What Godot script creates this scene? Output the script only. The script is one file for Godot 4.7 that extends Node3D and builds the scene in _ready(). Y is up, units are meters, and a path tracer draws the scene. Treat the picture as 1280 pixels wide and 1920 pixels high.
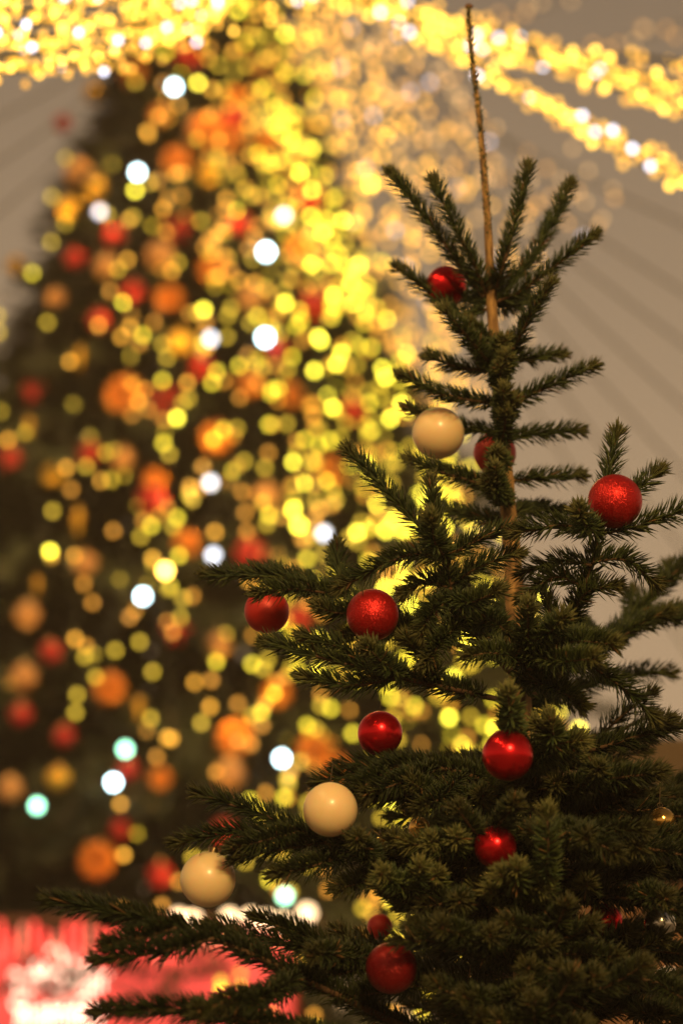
extends Node3D
# A lit fir with baubles in sharp focus; behind it, thrown out of focus, a tall market tree with
# strings of bulbs, garlands of warm lights overhead, market stalls and the glow of the evening sky.

const FOCAL := 57.0
const FPX := 960.0 / (12.0 / 57.0)        # focal length in pixels of the 1280 x 1920 photograph
const TRUNK_Z := -3.45                     # the small fir stands in this plane
const TREE_Z := -13.6                      # axis of the tall tree
var eye := Vector3(0, 1.5, 0)
var view := Basis(Vector3.RIGHT, deg_to_rad(13.0))
var rng := RandomNumberGenerator.new()
var used := {}
var M := {}

# ---------------------------------------------------------------- placing
func ray(x: float, y: float) -> Vector3:
	return view * Vector3((x - 640.0) / FPX, (960.0 - y) / FPX, -1.0)

func at(x: float, y: float, depth: float) -> Vector3:
	return eye + ray(x, y) * depth

func on_plane(x: float, y: float, z: float) -> Vector3:
	var r := ray(x, y)
	return eye + r * ((z - eye.z) / r.z)

func fir(p: Vector3) -> Vector3:            # x, y of a point and how far it stands in front of the trunk
	return on_plane(p.x, p.y, TRUNK_Z + p.z)

func depth_of(p: Vector3) -> float:
	return (p - eye).dot(view * Vector3.FORWARD)

# ---------------------------------------------------------------- naming
func numbered(called: String) -> String:
	var n: int = used.get(called, 0)
	used[called] = n + 1
	return called if n == 0 else "%s_%03d" % [called, n]

func tag(o: Node, label := "", category := "", group := "", kind := "") -> void:
	if label: o.set_meta("label", label)
	if category: o.set_meta("category", category)
	if group: o.set_meta("group", group)
	if kind: o.set_meta("kind", kind)

func thing(called: String, where: Vector3, label: String, category: String, group := "") -> Node3D:
	var o := Node3D.new()
	o.name = numbered(called)
	add_child(o, true)
	o.position = where
	tag(o, label, category, group)
	return o

func part(called: String, mesh: Mesh, m: Material, parent: Node, where := Vector3.ZERO) -> MeshInstance3D:
	var o := MeshInstance3D.new()
	o.name = numbered(called) if parent == self else called
	o.mesh = mesh
	o.material_override = m
	o.position = where
	parent.add_child(o, true)
	return o

# ---------------------------------------------------------------- mesh building
class Buf:
	var v := PackedVector3Array()
	var n := PackedVector3Array()
	var c := PackedColorArray()
	var i := PackedInt32Array()
	func put(p: Vector3, nn: Vector3, col := Color.WHITE) -> int:
		v.append(p); n.append(nn); c.append(col)
		return v.size() - 1
	func tri(a: int, b: int, d: int) -> void:
		i.append(a); i.append(d); i.append(b)
	func quad(a: int, b: int, d: int, e: int) -> void:
		tri(a, b, d); tri(a, d, e)
	func box(lo: Vector3, hi: Vector3, turn := Basis.IDENTITY, about := Vector3.ZERO, col := Color.WHITE) -> void:
		for ax in 3:
			for s in [-1.0, 1.0]:
				var nn := Vector3.ZERO
				nn[ax] = s
				var u := (ax + 1) % 3
				var w := (ax + 2) % 3
				var k := []
				for q in [[0, 0], [1, 0], [1, 1], [0, 1]]:
					var p := Vector3.ZERO
					p[ax] = hi[ax] if s > 0 else lo[ax]
					p[u] = hi[u] if q[0] else lo[u]
					p[w] = hi[w] if q[1] else lo[w]
					k.append(put(turn * p + about, turn * nn, col))
				if s > 0: quad(k[0], k[1], k[2], k[3])
				else: quad(k[3], k[2], k[1], k[0])
	func lathe(profile: PackedVector2Array, sides: int, about := Vector3.ZERO, turn := Basis.IDENTITY, col := Color.WHITE) -> void:
		var start := v.size()
		var m := profile.size()
		for k in m:
			var a := profile[maxi(k - 1, 0)]
			var b := profile[mini(k + 1, m - 1)]
			var t := (b - a).normalized()
			for s in sides + 1:
				var w := TAU * s / sides
				var dir := Vector3(cos(w), 0, sin(w))
				put(about + turn * (dir * profile[k].x + Vector3.UP * profile[k].y), turn * (dir * t.y - Vector3.UP * t.x).normalized(), col)
		for k in m - 1:
			for s in sides:
				var p := start + k * (sides + 1) + s
				quad(p, p + sides + 1, p + sides + 2, p + 1)
	func tube(pts: PackedVector3Array, radii: PackedFloat32Array, sides: int, cols: PackedColorArray) -> void:
		var m := pts.size()
		var start := v.size()
		var side := Vector3.ZERO
		for k in m:
			var t := (pts[mini(k + 1, m - 1)] - pts[maxi(k - 1, 0)]).normalized()
			if side == Vector3.ZERO:
				side = t.cross(Vector3(0.3, 0.2, 1.0)).normalized()
			side = (side - t * side.dot(t)).normalized()
			var up := t.cross(side)
			for s in sides:
				var w := TAU * s / sides
				var nn := side * cos(w) + up * sin(w)
				put(pts[k] + nn * radii[k], nn, cols[k % cols.size()])
		for k in m - 1:
			for s in sides:
				var a := start + k * sides + s
				var b := start + k * sides + (s + 1) % sides
				quad(a, b, b + sides, a + sides)
		var t0 := (pts[0] - pts[1]).normalized()
		var t1 := (pts[m - 1] - pts[m - 2]).normalized()
		var c0 := put(pts[0] + t0 * radii[0] * 0.3, t0, cols[0])
		var c1 := put(pts[m - 1] + t1 * radii[m - 1] * 0.7, t1, cols[(m - 1) % cols.size()])
		for s in sides:
			tri(c0, start + (s + 1) % sides, start + s)
			tri(c1, start + (m - 1) * sides + s, start + (m - 1) * sides + (s + 1) % sides)
	func mesh() -> ArrayMesh:
		var a := []
		a.resize(Mesh.ARRAY_MAX)
		a[Mesh.ARRAY_VERTEX] = v
		a[Mesh.ARRAY_NORMAL] = n
		a[Mesh.ARRAY_COLOR] = c
		a[Mesh.ARRAY_INDEX] = i
		var m := ArrayMesh.new()
		m.add_surface_from_arrays(Mesh.PRIMITIVE_TRIANGLES, a)
		return m

func spline(ctrl: PackedVector3Array, step: float) -> PackedVector3Array:
	var out := PackedVector3Array()
	var m := ctrl.size()
	for k in m - 1:
		var p0 := ctrl[maxi(k - 1, 0)]
		var p1 := ctrl[k]
		var p2 := ctrl[k + 1]
		var p3 := ctrl[mini(k + 2, m - 1)]
		var cnt := maxi(2, int(ceil(p1.distance_to(p2) / step)))
		for s in cnt:
			out.append(p1.cubic_interpolate(p2, p0, p3, float(s) / cnt))
	out.append(ctrl[m - 1])
	return out

# ---------------------------------------------------------------- materials
func paint(linear: Color, rough := 0.7, metal := 0.0) -> StandardMaterial3D:
	var m := StandardMaterial3D.new()
	m.albedo_color = linear.linear_to_srgb()
	m.roughness = rough
	m.metallic = metal
	return m

func vertex_paint(rough: float) -> StandardMaterial3D:
	var m := StandardMaterial3D.new()
	m.vertex_color_use_as_albedo = true
	m.roughness = rough
	return m

func glowing(linear: Color, strength: float) -> StandardMaterial3D:
	var m := paint(Color(0.6, 0.55, 0.45), 0.4)
	m.emission_enabled = true
	m.emission = linear.linear_to_srgb()
	m.emission_energy_multiplier = strength
	return m

func sign_glow(linear: Color, strength: float) -> StandardMaterial3D:    # coloured acrylic lit from within
	var m := glowing(linear, strength)
	m.albedo_color = Color(0.25, 0.015, 0.012).linear_to_srgb()
	return m

func bark(dark: Color, light: Color, scale: Vector3, relief: float) -> StandardMaterial3D:
	var m := paint(Color.WHITE, 0.85)
	var f := FastNoiseLite.new()
	f.seed = 4
	f.frequency = 0.02
	f.fractal_octaves = 5
	var g := Gradient.new()
	g.set_color(0, dark.linear_to_srgb())
	g.set_color(1, light.linear_to_srgb())
	g.set_offset(0, 0.25)
	g.set_offset(1, 0.72)
	var t := NoiseTexture2D.new()
	t.width = 256; t.height = 256; t.seamless = true
	t.noise = f
	t.color_ramp = g
	m.albedo_texture = t
	var h := NoiseTexture2D.new()
	h.width = 256; h.height = 256; h.seamless = true
	h.noise = f
	m.heightmap_enabled = true
	m.heightmap_texture = h
	m.heightmap_scale = relief
	m.uv1_triplanar = true
	m.uv1_scale = scale
	return m

func glitter_normals() -> ImageTexture:
	var r := RandomNumberGenerator.new()
	r.seed = 77
	var im := Image.create(512, 256, false, Image.FORMAT_RGB8)
	for y in 256:
		for x in 512:
			var a := r.randf() * TAU
			var s := 0.55 * pow(r.randf(), 1.3)
			var nx := cos(a) * s
			var ny := sin(a) * s
			im.set_pixel(x, y, Color(0.5 + 0.5 * nx, 0.5 + 0.5 * ny, 0.5 + 0.5 * sqrt(1.0 - nx * nx - ny * ny)))
	return ImageTexture.create_from_image(im)

func make_materials() -> void:
	M.needle = vertex_paint(0.5)
	M.needle.metallic_specular = 0.35
	M.needle.backlight_enabled = true
	M.needle.backlight = Color(0.25, 0.28, 0.12)
	M.far_needle = vertex_paint(0.6)
	M.twig = vertex_paint(0.8)
	M.trunk = bark(Color(0.10, 0.05, 0.018), Color(0.42, 0.25, 0.08), Vector3(14, 3.5, 14), 0.25)
	M.big_trunk = bark(Color(0.03, 0.02, 0.012), Color(0.10, 0.06, 0.035), Vector3(2, 0.6, 2), 2.0)
	var gn := glitter_normals()
	for k in [["glitter_red", Color(0.54, 0.014, 0.012), 0.30, 0.66], ["glitter_red_dimmed", Color(0.28, 0.008, 0.008), 0.34, 0.62]]:  # the second has the dimmer light low on the fir put into its colour
		var m := paint(k[1], k[2], k[3])
		m.normal_enabled = true
		m.normal_texture = gn
		m.normal_scale = 1.3
		m.uv1_scale = Vector3(0.75, 0.75, 1)
		M[k[0]] = m
	M.gloss_red = paint(Color(0.74, 0.012, 0.018), 0.24, 0.85)
	M.satin_red = paint(Color(0.50, 0.020, 0.010), 0.45, 0.25)
	M.gloss_gold = paint(Color(0.85, 0.50, 0.12), 0.14, 0.95)
	var pearl := paint(Color(0.94, 0.70, 0.35), 0.42, 0.0)
	pearl.subsurf_scatter_enabled = true
	pearl.subsurf_scatter_strength = 0.5
	pearl.clearcoat_enabled = true
	pearl.clearcoat = 0.5
	pearl.clearcoat_roughness = 0.22
	M.pearl = pearl
	M.clear_glass = paint(Color(0.9, 0.9, 0.88, 0.12), 0.03)
	M.clear_glass.albedo_color.a = 0.12
	M.clear_glass.transparency = BaseMaterial3D.TRANSPARENCY_ALPHA
	M.silver = paint(Color(0.75, 0.70, 0.60), 0.22, 1.0)
	M.cap_gold = paint(Color(0.75, 0.52, 0.22), 0.3, 1.0)
	M.hook = paint(Color(0.16, 0.11, 0.06), 0.5, 0.6)
	M.wire = paint(Color(0.012, 0.016, 0.012), 0.6)
	M.cable = paint(Color(0.030, 0.026, 0.022), 0.7)
	# bulbs: colour of the light and its brightness as seen from here
	M.yellow_bright = glowing(Color(1.0, 0.85, 0.055), 11.0)
	M.yellow_mid = glowing(Color(1.0, 0.80, 0.03), 4.2)
	M.yellow_dim = glowing(Color(1.0, 0.68, 0.025), 2.3)
	M.amber = glowing(Color(1.0, 0.44, 0.03), 4.0)
	M.amber_dim = glowing(Color(1.0, 0.42, 0.04), 3.0)
	M.warm_bright = glowing(Color(1.0, 0.54, 0.055), 6.5)
	M.warm_mid = glowing(Color(1.0, 0.47, 0.035), 2.5)
	M.warm_dim = glowing(Color(1.0, 0.44, 0.035), 1.6)
	M.white = glowing(Color(0.66, 0.92, 1.0), 17.0)
	M.white_mid = glowing(Color(0.80, 0.86, 1.0), 5.0)
	M.green_white = glowing(Color(0.35, 1.0, 0.62), 9.0)
	# tall tree ornaments
	M.orange = paint(Color(0.85, 0.26, 0.02), 0.4, 0.1)
	M.orange_dark = paint(Color(0.45, 0.10, 0.01), 0.5)
	M.red = paint(Color(0.46, 0.012, 0.010), 0.35, 0.2)
	M.gold = paint(Color(0.88, 0.50, 0.05), 0.35, 0.5)
	M.peach = paint(Color(0.62, 0.30, 0.10), 0.5)
	# stalls
	M.wood = bark(Color(0.10, 0.045, 0.016), Color(0.26, 0.13, 0.05), Vector3(1.2, 9, 1.2), 0.3)
	M.wood_dark = paint(Color(0.06, 0.03, 0.014), 0.7)
	M.stall_red = paint(Color(0.50, 0.03, 0.02), 0.5)
	M.roof = paint(Color(0.10, 0.05, 0.03), 0.8)
	M.chalet_roof = paint(Color(0.10, 0.060, 0.022), 0.85)
	M.amber_glow = glowing(Color(1.0, 0.34, 0.02), 2.6)
	M.coral = sign_glow(Color(1.0, 0.085, 0.065), 0.95)
	M.red_tube = sign_glow(Color(1.0, 0.07, 0.05), 2.4)
	M.peach_tube = sign_glow(Color(1.0, 0.24, 0.13), 1.5)
	M.white_tube = glowing(Color(1.0, 0.66, 0.46), 4.2)
	M.stall_lamp = glowing(Color(1.0, 0.66, 0.36), 4.0)
	M.paving = bark(Color(0.10, 0.098, 0.095), Color(0.20, 0.19, 0.18), Vector3(0.7, 0.7, 0.7), 0.4)

# ---------------------------------------------------------------- the small fir
# needles along a polyline; `from` is the share of its length that is bare
func needles(b: Buf, pts: PackedVector3Array, length: float, per_metre: float, from := 0.0, brush := 1.0) -> void:
	var total := 0.0
	for k in pts.size() - 1:
		total += pts[k].distance_to(pts[k + 1])
	var gone := 0.0
	var next := total * from
	var gap := 1.0 / per_metre
	for k in pts.size() - 1:
		var a := pts[k]
		var ab := pts[k + 1] - a
		var l := ab.length()
		if l < 1e-5: continue
		var t := ab / l
		var side := t.cross(Vector3.UP)
		side = Vector3.RIGHT if side.length() < 0.2 else side.normalized()
		var up := side.cross(t).normalized()
		while next <= gone + l:
			var share := next / total
			var p := a + t * (next - gone)
			# fewer below the twig than above and beside it
			var phi := rng.randf_range(-PI, PI)
			if phi < -0.6 and phi > -2.5 and rng.randf() < 0.5:
				phi = -phi
			var out := side * cos(phi) + up * sin(phi)
			var tipness := smoothstep(1.0 - 0.03 / maxf(total, 0.03), 1.0, share)
			var lean := lerpf(rng.randf_range(0.78, 1.02), rng.randf_range(0.15, 1.0), tipness) + rng.randfn(0.0, 0.04)
			var d := (t * cos(lean) + out * sin(lean)).normalized()
			d = (d + Vector3.UP * rng.randf_range(-0.02, 0.16) + Vector3(rng.randfn(), rng.randfn(), rng.randfn()) * 0.03).normalized()
			var ln := length * rng.randf_range(0.84, 1.08) * (1.0 - 0.10 * tipness) * (0.75 + 0.25 * smoothstep(0.0, 0.12, share))
			one_needle(b, p, d, t, ln, tipness)
			next += gap * rng.randf_range(0.5, 1.5)
		gone += l
	var end := pts[-1]
	var t1 := (pts[-1] - pts[-2]).normalized()
	var s1 := t1.cross(Vector3(0.2, 1.0, 0.1)).normalized()
	var u1 := s1.cross(t1)
	for k in (34 if length > 0.02 else 8):
		var a := rng.randf() * TAU
		var lean := rng.randf_range(0.1, 1.05)
		var d := (t1 * cos(lean) + (s1 * cos(a) + u1 * sin(a)) * sin(lean)).normalized()
		one_needle(b, end - t1 * rng.randf_range(0.0, 0.006), d, t1, length * rng.randf_range(0.62, 0.9), 0.8)

var needle_shade := 1.0      # shade painted into the needles: darker on lower boughs, lighter on front sprays
func one_needle(b: Buf, p: Vector3, d: Vector3, axis: Vector3, ln: float, young: float) -> void:
	var w := d.cross(axis)
	w = d.cross(Vector3.RIGHT) if w.length() < 0.05 else w.normalized()
	var u := w.cross(d).normalized()
	var bend := u * ln * rng.randf_range(-0.02, 0.10)
	var hw := rng.randf_range(0.0012, 0.0017)
	var tone := rng.randf()
	var col := Color(0.024, 0.040, 0.013).lerp(Color(0.080, 0.102, 0.026), tone * tone)
	col = col.lerp(Color(0.125, 0.115, 0.036), young * rng.randf_range(0.3, 1.0))
	col = col * needle_shade
	if rng.randf() < 0.012: col = Color(0.16, 0.085, 0.03)
	var base := b.v.size()
	for k in 2:
		var q := p + d * ln * (0.0 if k == 0 else 0.62) + bend * (0.0 if k == 0 else 0.45)
		var h := hw * (0.7 if k == 0 else 1.0)
		b.put(q + w * h, (w + u * 0.4).normalized(), col)
		b.put(q + u * h * 0.55, u, col)
		b.put(q - w * h, (u * 0.4 - w).normalized(), col)
		b.put(q - u * h * 0.35, -u, col)
	b.put(p + d * ln + bend, d, col)
	for s in 4:
		var e := (s + 1) % 4
		b.quad(base + s, base + 4 + s, base + 4 + e, base + e)
		b.tri(base + 4 + s, base + 8, base + 4 + e)

func wood(b: Buf, pts: PackedVector3Array, r0: float, r1: float) -> void:
	var radii := PackedFloat32Array()
	var cols := PackedColorArray()
	for k in pts.size():
		var s := float(k) / (pts.size() - 1)
		radii.append(lerpf(r0, r1, s) * (1.0 + 0.08 * sin(k * 2.3)))
		cols.append(Color(0.085, 0.045, 0.020).lerp(Color(0.13, 0.070, 0.030), rng.randf()))
	b.tube(pts, radii, 6, cols)

func bud(b: Buf, p: Vector3, t: Vector3) -> void:
	var turn := Basis(Quaternion(Vector3.UP, t)) if t.dot(Vector3.UP) > -0.99 else Basis.IDENTITY
	b.lathe(PackedVector2Array([Vector2(0.0016, 0), Vector2(0.0030, 0.003), Vector2(0.0024, 0.006), Vector2(0.0001, 0.009)]), 6, p, turn, Color(0.16, 0.075, 0.030))

# one branch: a part of the tree, with its side twigs and its needles below it
# o: len (needle), den (per metre), r (radius at base), bare, auto (side twigs per metre), reach (their length), start, droop
func branch(root: Node3D, ctrl: Array, o := {}, twigs := []) -> void:
	var pts := PackedVector3Array()
	for c in ctrl: pts.append(fir(c) - root.position)
	pts = spline(pts, 0.012)
	var was := needle_shade
	needle_shade = o.get("tone", was)
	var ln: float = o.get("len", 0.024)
	var den: float = o.get("den", 1300.0)
	var wb := Buf.new()
	wood(wb, pts, o.get("r", 0.003), 0.0014)
	bud(wb, pts[-1], (pts[-1] - pts[-2]).normalized())
	var br := part("branch", wb.mesh(), M.twig, root)
	var nb := Buf.new()
	needles(nb, pts, ln, den, o.get("bare", 0.0))
	var all := []
	for tw in twigs:
		var q := PackedVector3Array()
		for c in tw: q.append(fir(c) - root.position)
		all.append(spline(q, 0.010))
	var per: float = o.get("auto", 0.0)
	if per > 0.0:
		var total := 0.0
		for k in pts.size() - 1: total += pts[k].distance_to(pts[k + 1])
		var run := 0.0
		var next: float = total * o.get("start", 0.3)
		var hand := 1.0
		for k in pts.size() - 1:
			run += pts[k].distance_to(pts[k + 1])
			if run >= next and run < total * 0.93:
				next += rng.randf_range(0.7, 1.3) / per
				var t := (pts[k + 1] - pts[k]).normalized()
				var side := t.cross(Vector3.UP).normalized()
				var up := side.cross(t).normalized()
				hand = -hand
				var d := (t * rng.randf_range(0.55, 0.85) + side * hand * rng.randf_range(0.55, 0.9) + up * rng.randf_range(-0.15, 0.30)).normalized()
				var reach: float = o.get("reach", 0.12) * (1.25 - 0.75 * run / total) * rng.randf_range(0.7, 1.2)
				var mid := pts[k] + d * reach * 0.5
				var tip := mid + (d * 0.8 + t * 0.35 + Vector3.UP * rng.randf_range(-0.12, 0.16)).normalized() * reach * 0.5
				all.append(spline(PackedVector3Array([pts[k], mid, tip]), 0.010))
	for q in all:
		var tb := Buf.new()
		wood(tb, q, 0.0022, 0.0012)
		bud(tb, q[-1], (q[-1] - q[-2]).normalized())
		part("twig", tb.mesh(), M.twig, br)
		needles(nb, q, ln, den, 0.04)
	var nd := part("needles", nb.mesh(), M.needle, br)
	nd.set_meta("kind", "stuff")
	needle_shade = was

func v3(x: float, y: float, z: float) -> Vector3:
	return Vector3(x, y, z)

func make_fir() -> void:
	var foot := on_plane(995, 1920, TRUNK_Z)
	foot.y = 0.0
	var t := thing("fir_tree", foot, "young green fir tree hung with red and cream baubles, in sharp focus in front", "fir tree")
	var line := [v3(878, 16, -.02), v3(884, 105, -.02), v3(900, 240, -.02), v3(911, 380, -.01), v3(917, 480, 0), v3(920, 560, 0), v3(930, 680, 0), v3(940, 800, 0), v3(950, 930, 0), v3(961, 1060, 0), v3(968, 1180, 0), v3(975, 1320, 0), v3(984, 1600, 0), v3(992, 1920, 0)]
	var rad := [0.0022, 0.0030, 0.0042, 0.0055, 0.0066, 0.0078, 0.0088, 0.0100, 0.0118, 0.0132, 0.0145, 0.016, 0.019, 0.023]
	var pts := PackedVector3Array()
	for c in line: pts.append(fir(c) - foot)
	pts.append(Vector3(0, 0.8, 0)); rad.append(0.034)
	pts.append(Vector3(0, 0.02, 0)); rad.append(0.045)
	var radii := PackedFloat32Array()
	var fine := PackedVector3Array()
	for k in pts.size() - 1:
		var p0 := pts[maxi(k - 1, 0)]
		var p3 := pts[mini(k + 2, pts.size() - 1)]
		for s in 6:
			fine.append(pts[k].cubic_interpolate(pts[k + 1], p0, p3, s / 6.0))
			radii.append(lerpf(rad[k], rad[k + 1], s / 6.0) * (1.0 + rng.randf_range(-0.05, 0.07)))
	fine.append(pts[-1]); radii.append(rad[-1])
	var tb := Buf.new()
	tb.tube(fine, radii, 12, PackedColorArray([Color.WHITE]))
	part("trunk", tb.mesh(), M.trunk, t)
	# the leader carries short sparse needles pressed along it
	var lead := PackedVector3Array()
	for k in range(fine.size() - 1, -1, -1):
		if fine[k].y > fir(v3(917, 500, 0)).y: lead.append(fine[k])
	var lb := Buf.new()
	needles(lb, lead, 0.012, 800.0)
	for k in 5: bud(lb, fine[0] + Vector3(rng.randfn() * 0.002, -0.001, rng.randfn() * 0.002), Vector3(rng.randfn() * 0.4, 1, rng.randfn() * 0.4).normalized())
	part("leader_needles", lb.mesh(), M.needle, t).set_meta("kind", "stuff")
	part("stand", stand_mesh(), M.wood_dark, t)

	var U := {"len": 0.028, "den": 2300.0, "r": 0.003}
	# the top whorl
	for c in [
		[v3(905, 556, 0), v3(850, 480, .02), v3(795, 405, .03), v3(733, 326, .03)],
		[v3(910, 552, 0), v3(886, 490, .04), v3(852, 425, .06), v3(812, 342, .06)],
		[v3(928, 548, 0), v3(945, 490, .04), v3(968, 410, .05), v3(989, 318, .05)],
		[v3(930, 556, 0), v3(985, 500, -.02), v3(1028, 430, -.04), v3(1068, 350, -.05)],
		[v3(930, 566, 0), v3(985, 540, .02), v3(1045, 495, .04), v3(1110, 443, .05)],
		[v3(912, 580, 0), v3(860, 590, -.03), v3(800, 545, -.05), v3(748, 505, -.05)],
		[v3(918, 570, 0), v3(880, 560, -.05), v3(840, 545, -.09)],
		[v3(922, 572, 0), v3(960, 575, -.05), v3(985, 560, -.10)],
		[v3(928, 690, 0), v3(958, 660, .05), v3(990, 600, .10), v3(1030, 535, .13)],
		[v3(924, 690, 0), v3(900, 660, .05), v3(868, 622, .10), v3(835, 585, .13)],
		[v3(922, 640, 0), v3(902, 630, .03), v3(880, 610, .06)],
		# small twigs between the whorls
		[v3(926, 696, 0), v3(890, 694, .01), v3(850, 686, .02), v3(808, 670, .02)],
		[v3(938, 682, 0), v3(975, 674, -.02), v3(1010, 670, -.03), v3(1048, 665, -.04)],
		[v3(934, 700, 0), v3(942, 690, .05), v3(948, 672, .10)],
		[v3(930, 758, 0), v3(880, 750, .03), v3(815, 735, .05), v3(757, 706, .05)],
		[v3(945, 756, 0), v3(990, 742, .03), v3(1050, 714, .04), v3(1108, 690, .05)],
		[v3(938, 790, 0), v3(942, 770, .06), v3(944, 735, .11)],
		[v3(940, 830, 0), v3(944, 812, .05), v3(948, 775, .09)],
		[v3(936, 814, 0), v3(880, 806, -.03), v3(820, 790, -.05), v3(768, 768, -.06)],
		[v3(950, 824, 0), v3(1000, 815, -.01), v3(1040, 812, -.02), v3(1082, 808, -.03)],
		[v3(940, 925, 0), v3(885, 903, .04), v3(830, 886, .07), v3(772, 862, .08)],
		[v3(958, 902, 0), v3(1000, 898, .0), v3(1040, 896, -.01), v3(1083, 893, -.02)],
		[v3(944, 935, 0), v3(934, 920, .07), v3(926, 880, .12)],
		[v3(948, 940, 0), v3(938, 930, .05), v3(915, 905, .10)],
		[v3(932, 720, 0), v3(936, 712, .05), v3(938, 690, .09)],
		[v3(930, 650, 0), v3(938, 655, .05), v3(944, 640, .09)],
		[v3(944, 870, 0), v3(938, 868, .04), v3(930, 850, .08)],
		[v3(940, 780, 0), v3(950, 775, .05), v3(962, 755, .09)],
		[v3(956, 965, 0), v3(1000, 955, -.05), v3(1045, 962, -.09), v3(1075, 958, -.10)],
		[v3(948, 985, 0), v3(900, 970, -.05), v3(850, 962, -.09), v3(825, 950, -.1)],
	]: branch(t, c, U)

	needle_shade = 1.0
	var L := {"len": 0.031, "den": 2025.0, "r": 0.0052, "bare": 0.25}
	# the first large whorl
	branch(t, [v3(966, 1270, 0), v3(900, 1200, .12), v3(852, 1125, .20), v3(838, 1050, .24)], {"len": 0.031, "den": 2000.0, "r": 0.0052, "bare": 0.4}, [
		[v3(838, 1050, .24), v3(788, 990, .25), v3(715, 912, .26), v3(655, 848, .26)],
		[v3(838, 1046, .24), v3(770, 1040, .27), v3(705, 1066, .29), v3(642, 1100, .30)],
		[v3(838, 1046, .24), v3(890, 1015, .26), v3(965, 992, .26)],
		[v3(846, 1095, .22), v3(900, 1062, .25), v3(965, 1040, .27)],
		[v3(846, 1105, .22), v3(800, 1090, .24), v3(765, 1110, .26)],
		[v3(850, 1125, .20), v3(812, 1145, .25), v3(790, 1185, .28)],
		[v3(850, 1125, .20), v3(880, 1130, .26), v3(930, 1110, .30)],
		[v3(838, 1046, .24), v3(818, 985, .25), v3(806, 908, .25)],
		[v3(838, 1046, .24), v3(816, 1020, .32), v3(808, 975, .36)],
		[v3(870, 1160, .17), v3(830, 1200, .24), v3(800, 1240, .28)],
		[v3(880, 1175, .15), v3(920, 1165, .22), v3(955, 1190, .26)],
	])
	branch(t, [v3(975, 1300, 0), v3(1045, 1205, .13), v3(1098, 1090, .22), v3(1122, 1005, .25)], {"len": 0.031, "den": 2000.0, "r": 0.0052, "bare": 0.3}, [
		[v3(1122, 1005, .25), v3(1138, 905, .23), v3(1155, 815, .22)],
		[v3(1128, 990, .25), v3(1180, 930, .24), v3(1234, 885, .23)],
		[v3(1124, 1002, .25), v3(1200, 985, .27), v3(1300, 950, .28)],
		[v3(1120, 1000, .25), v3(1050, 985, .28), v3(970, 1000, .29)],
		[v3(1108, 1055, .24), v3(1170, 1050, .27), v3(1225, 1092, .28)],
		[v3(1108, 1060, .24), v3(1050, 1052, .22), v3(985, 1072, .20)],
		[v3(1092, 1100, .22), v3(1040, 1082, .25), v3(985, 1118, .26)],
		[v3(1120, 1000, .25), v3(1098, 985, .31), v3(1086, 960, .35)],
		[v3(1070, 1155, .18), v3(1100, 1110, .22), v3(1150, 1100, .24)],
		[v3(1060, 1180, .16), v3(1035, 1160, .20), v3(1020, 1110, .22)],
	])
	# towards the viewer
	branch(t, [v3(978, 1340, 0), v3(985, 1265, .18), v3(988, 1200, .29), v3(990, 1140, .35)], {"len": 0.031, "den": 2025.0, "r": 0.005, "bare": 0.3}, [
		[v3(988, 1245, .23), v3(1065, 1205, .33), v3(1145, 1208, .40)],
		[v3(988, 1255, .22), v3(1085, 1245, .30), v3(1160, 1285, .33), v3(1221, 1344, .33)],
		[v3(988, 1230, .25), v3(1050, 1240, .34), v3(1110, 1235, .40)],
		[v3(988, 1245, .23), v3(930, 1225, .30), v3(880, 1230, .33)],
		[v3(986, 1275, .18), v3(1040, 1290, .26), v3(1085, 1320, .30)],
		[v3(988, 1215, .27), v3(1030, 1185, .34), v3(1055, 1160, .38)],
	])
	# out to the left
	branch(t, [v3(968, 1250, 0), v3(850, 1205, .10), v3(700, 1140, .15), v3(560, 1088, .12), v3(392, 1078, .06)], L, [
		[v3(640, 1118, .14), v3(560, 1105, .19), v3(488, 1112, .22)],
		[v3(650, 1120, .14), v3(636, 1075, .11), v3(630, 1030, .08)],
		[v3(700, 1140, .15), v3(640, 1150, .20), v3(600, 1140, .22)],
		[v3(780, 1175, .13), v3(720, 1190, .19), v3(650, 1190, .22)],
		[v3(560, 1088, .12), v3(520, 1080, .08), v3(470, 1072, .05)],
	])
	branch(t, [v3(972, 1320, 0), v3(860, 1295, .15), v3(740, 1268, .22), v3(620, 1238, .24), v3(503, 1205, .22)], L, [
		[v3(745, 1270, .22), v3(660, 1285, .26), v3(573, 1270, .27)],
		[v3(690, 1255, .23), v3(640, 1215, .24), v3(572, 1195, .24)],
		[v3(760, 1272, .21), v3(720, 1245, .28), v3(690, 1215, .32)],
		[v3(820, 1285, .17), v3(800, 1240, .22), v3(760, 1200, .25)],
	])
	# behind on the right, soft
	branch(t, [v3(975, 1310, 0), v3(1090, 1240, -.12), v3(1200, 1140, -.22), v3(1290, 1055, -.26)], {"len": 0.031, "den": 1755.0, "r": 0.005, "auto": 22.0, "reach": 0.11, "start": 0.5})
	branch(t, [v3(976, 1330, 0), v3(1090, 1290, -.14), v3(1180, 1266, -.20), v3(1250, 1262, -.22)], {"len": 0.031, "den": 1890.0, "r": 0.004})
	branch(t, [v3(976, 1320, 0), v3(1100, 1230, -.05), v3(1210, 1170, -.10), v3(1310, 1150, -.12)], {"len": 0.031, "den": 1890.0, "r": 0.005, "auto": 22.0, "reach": 0.11, "start": 0.55, "bare": 0.3})
	branch(t, [v3(970, 1240, 0), v3(930, 1180, -.10), v3(890, 1130, -.18), v3(850, 1080, -.22)], {"len": 0.031, "den": 1755.0, "r": 0.004, "auto": 16.0, "reach": 0.08})
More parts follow.
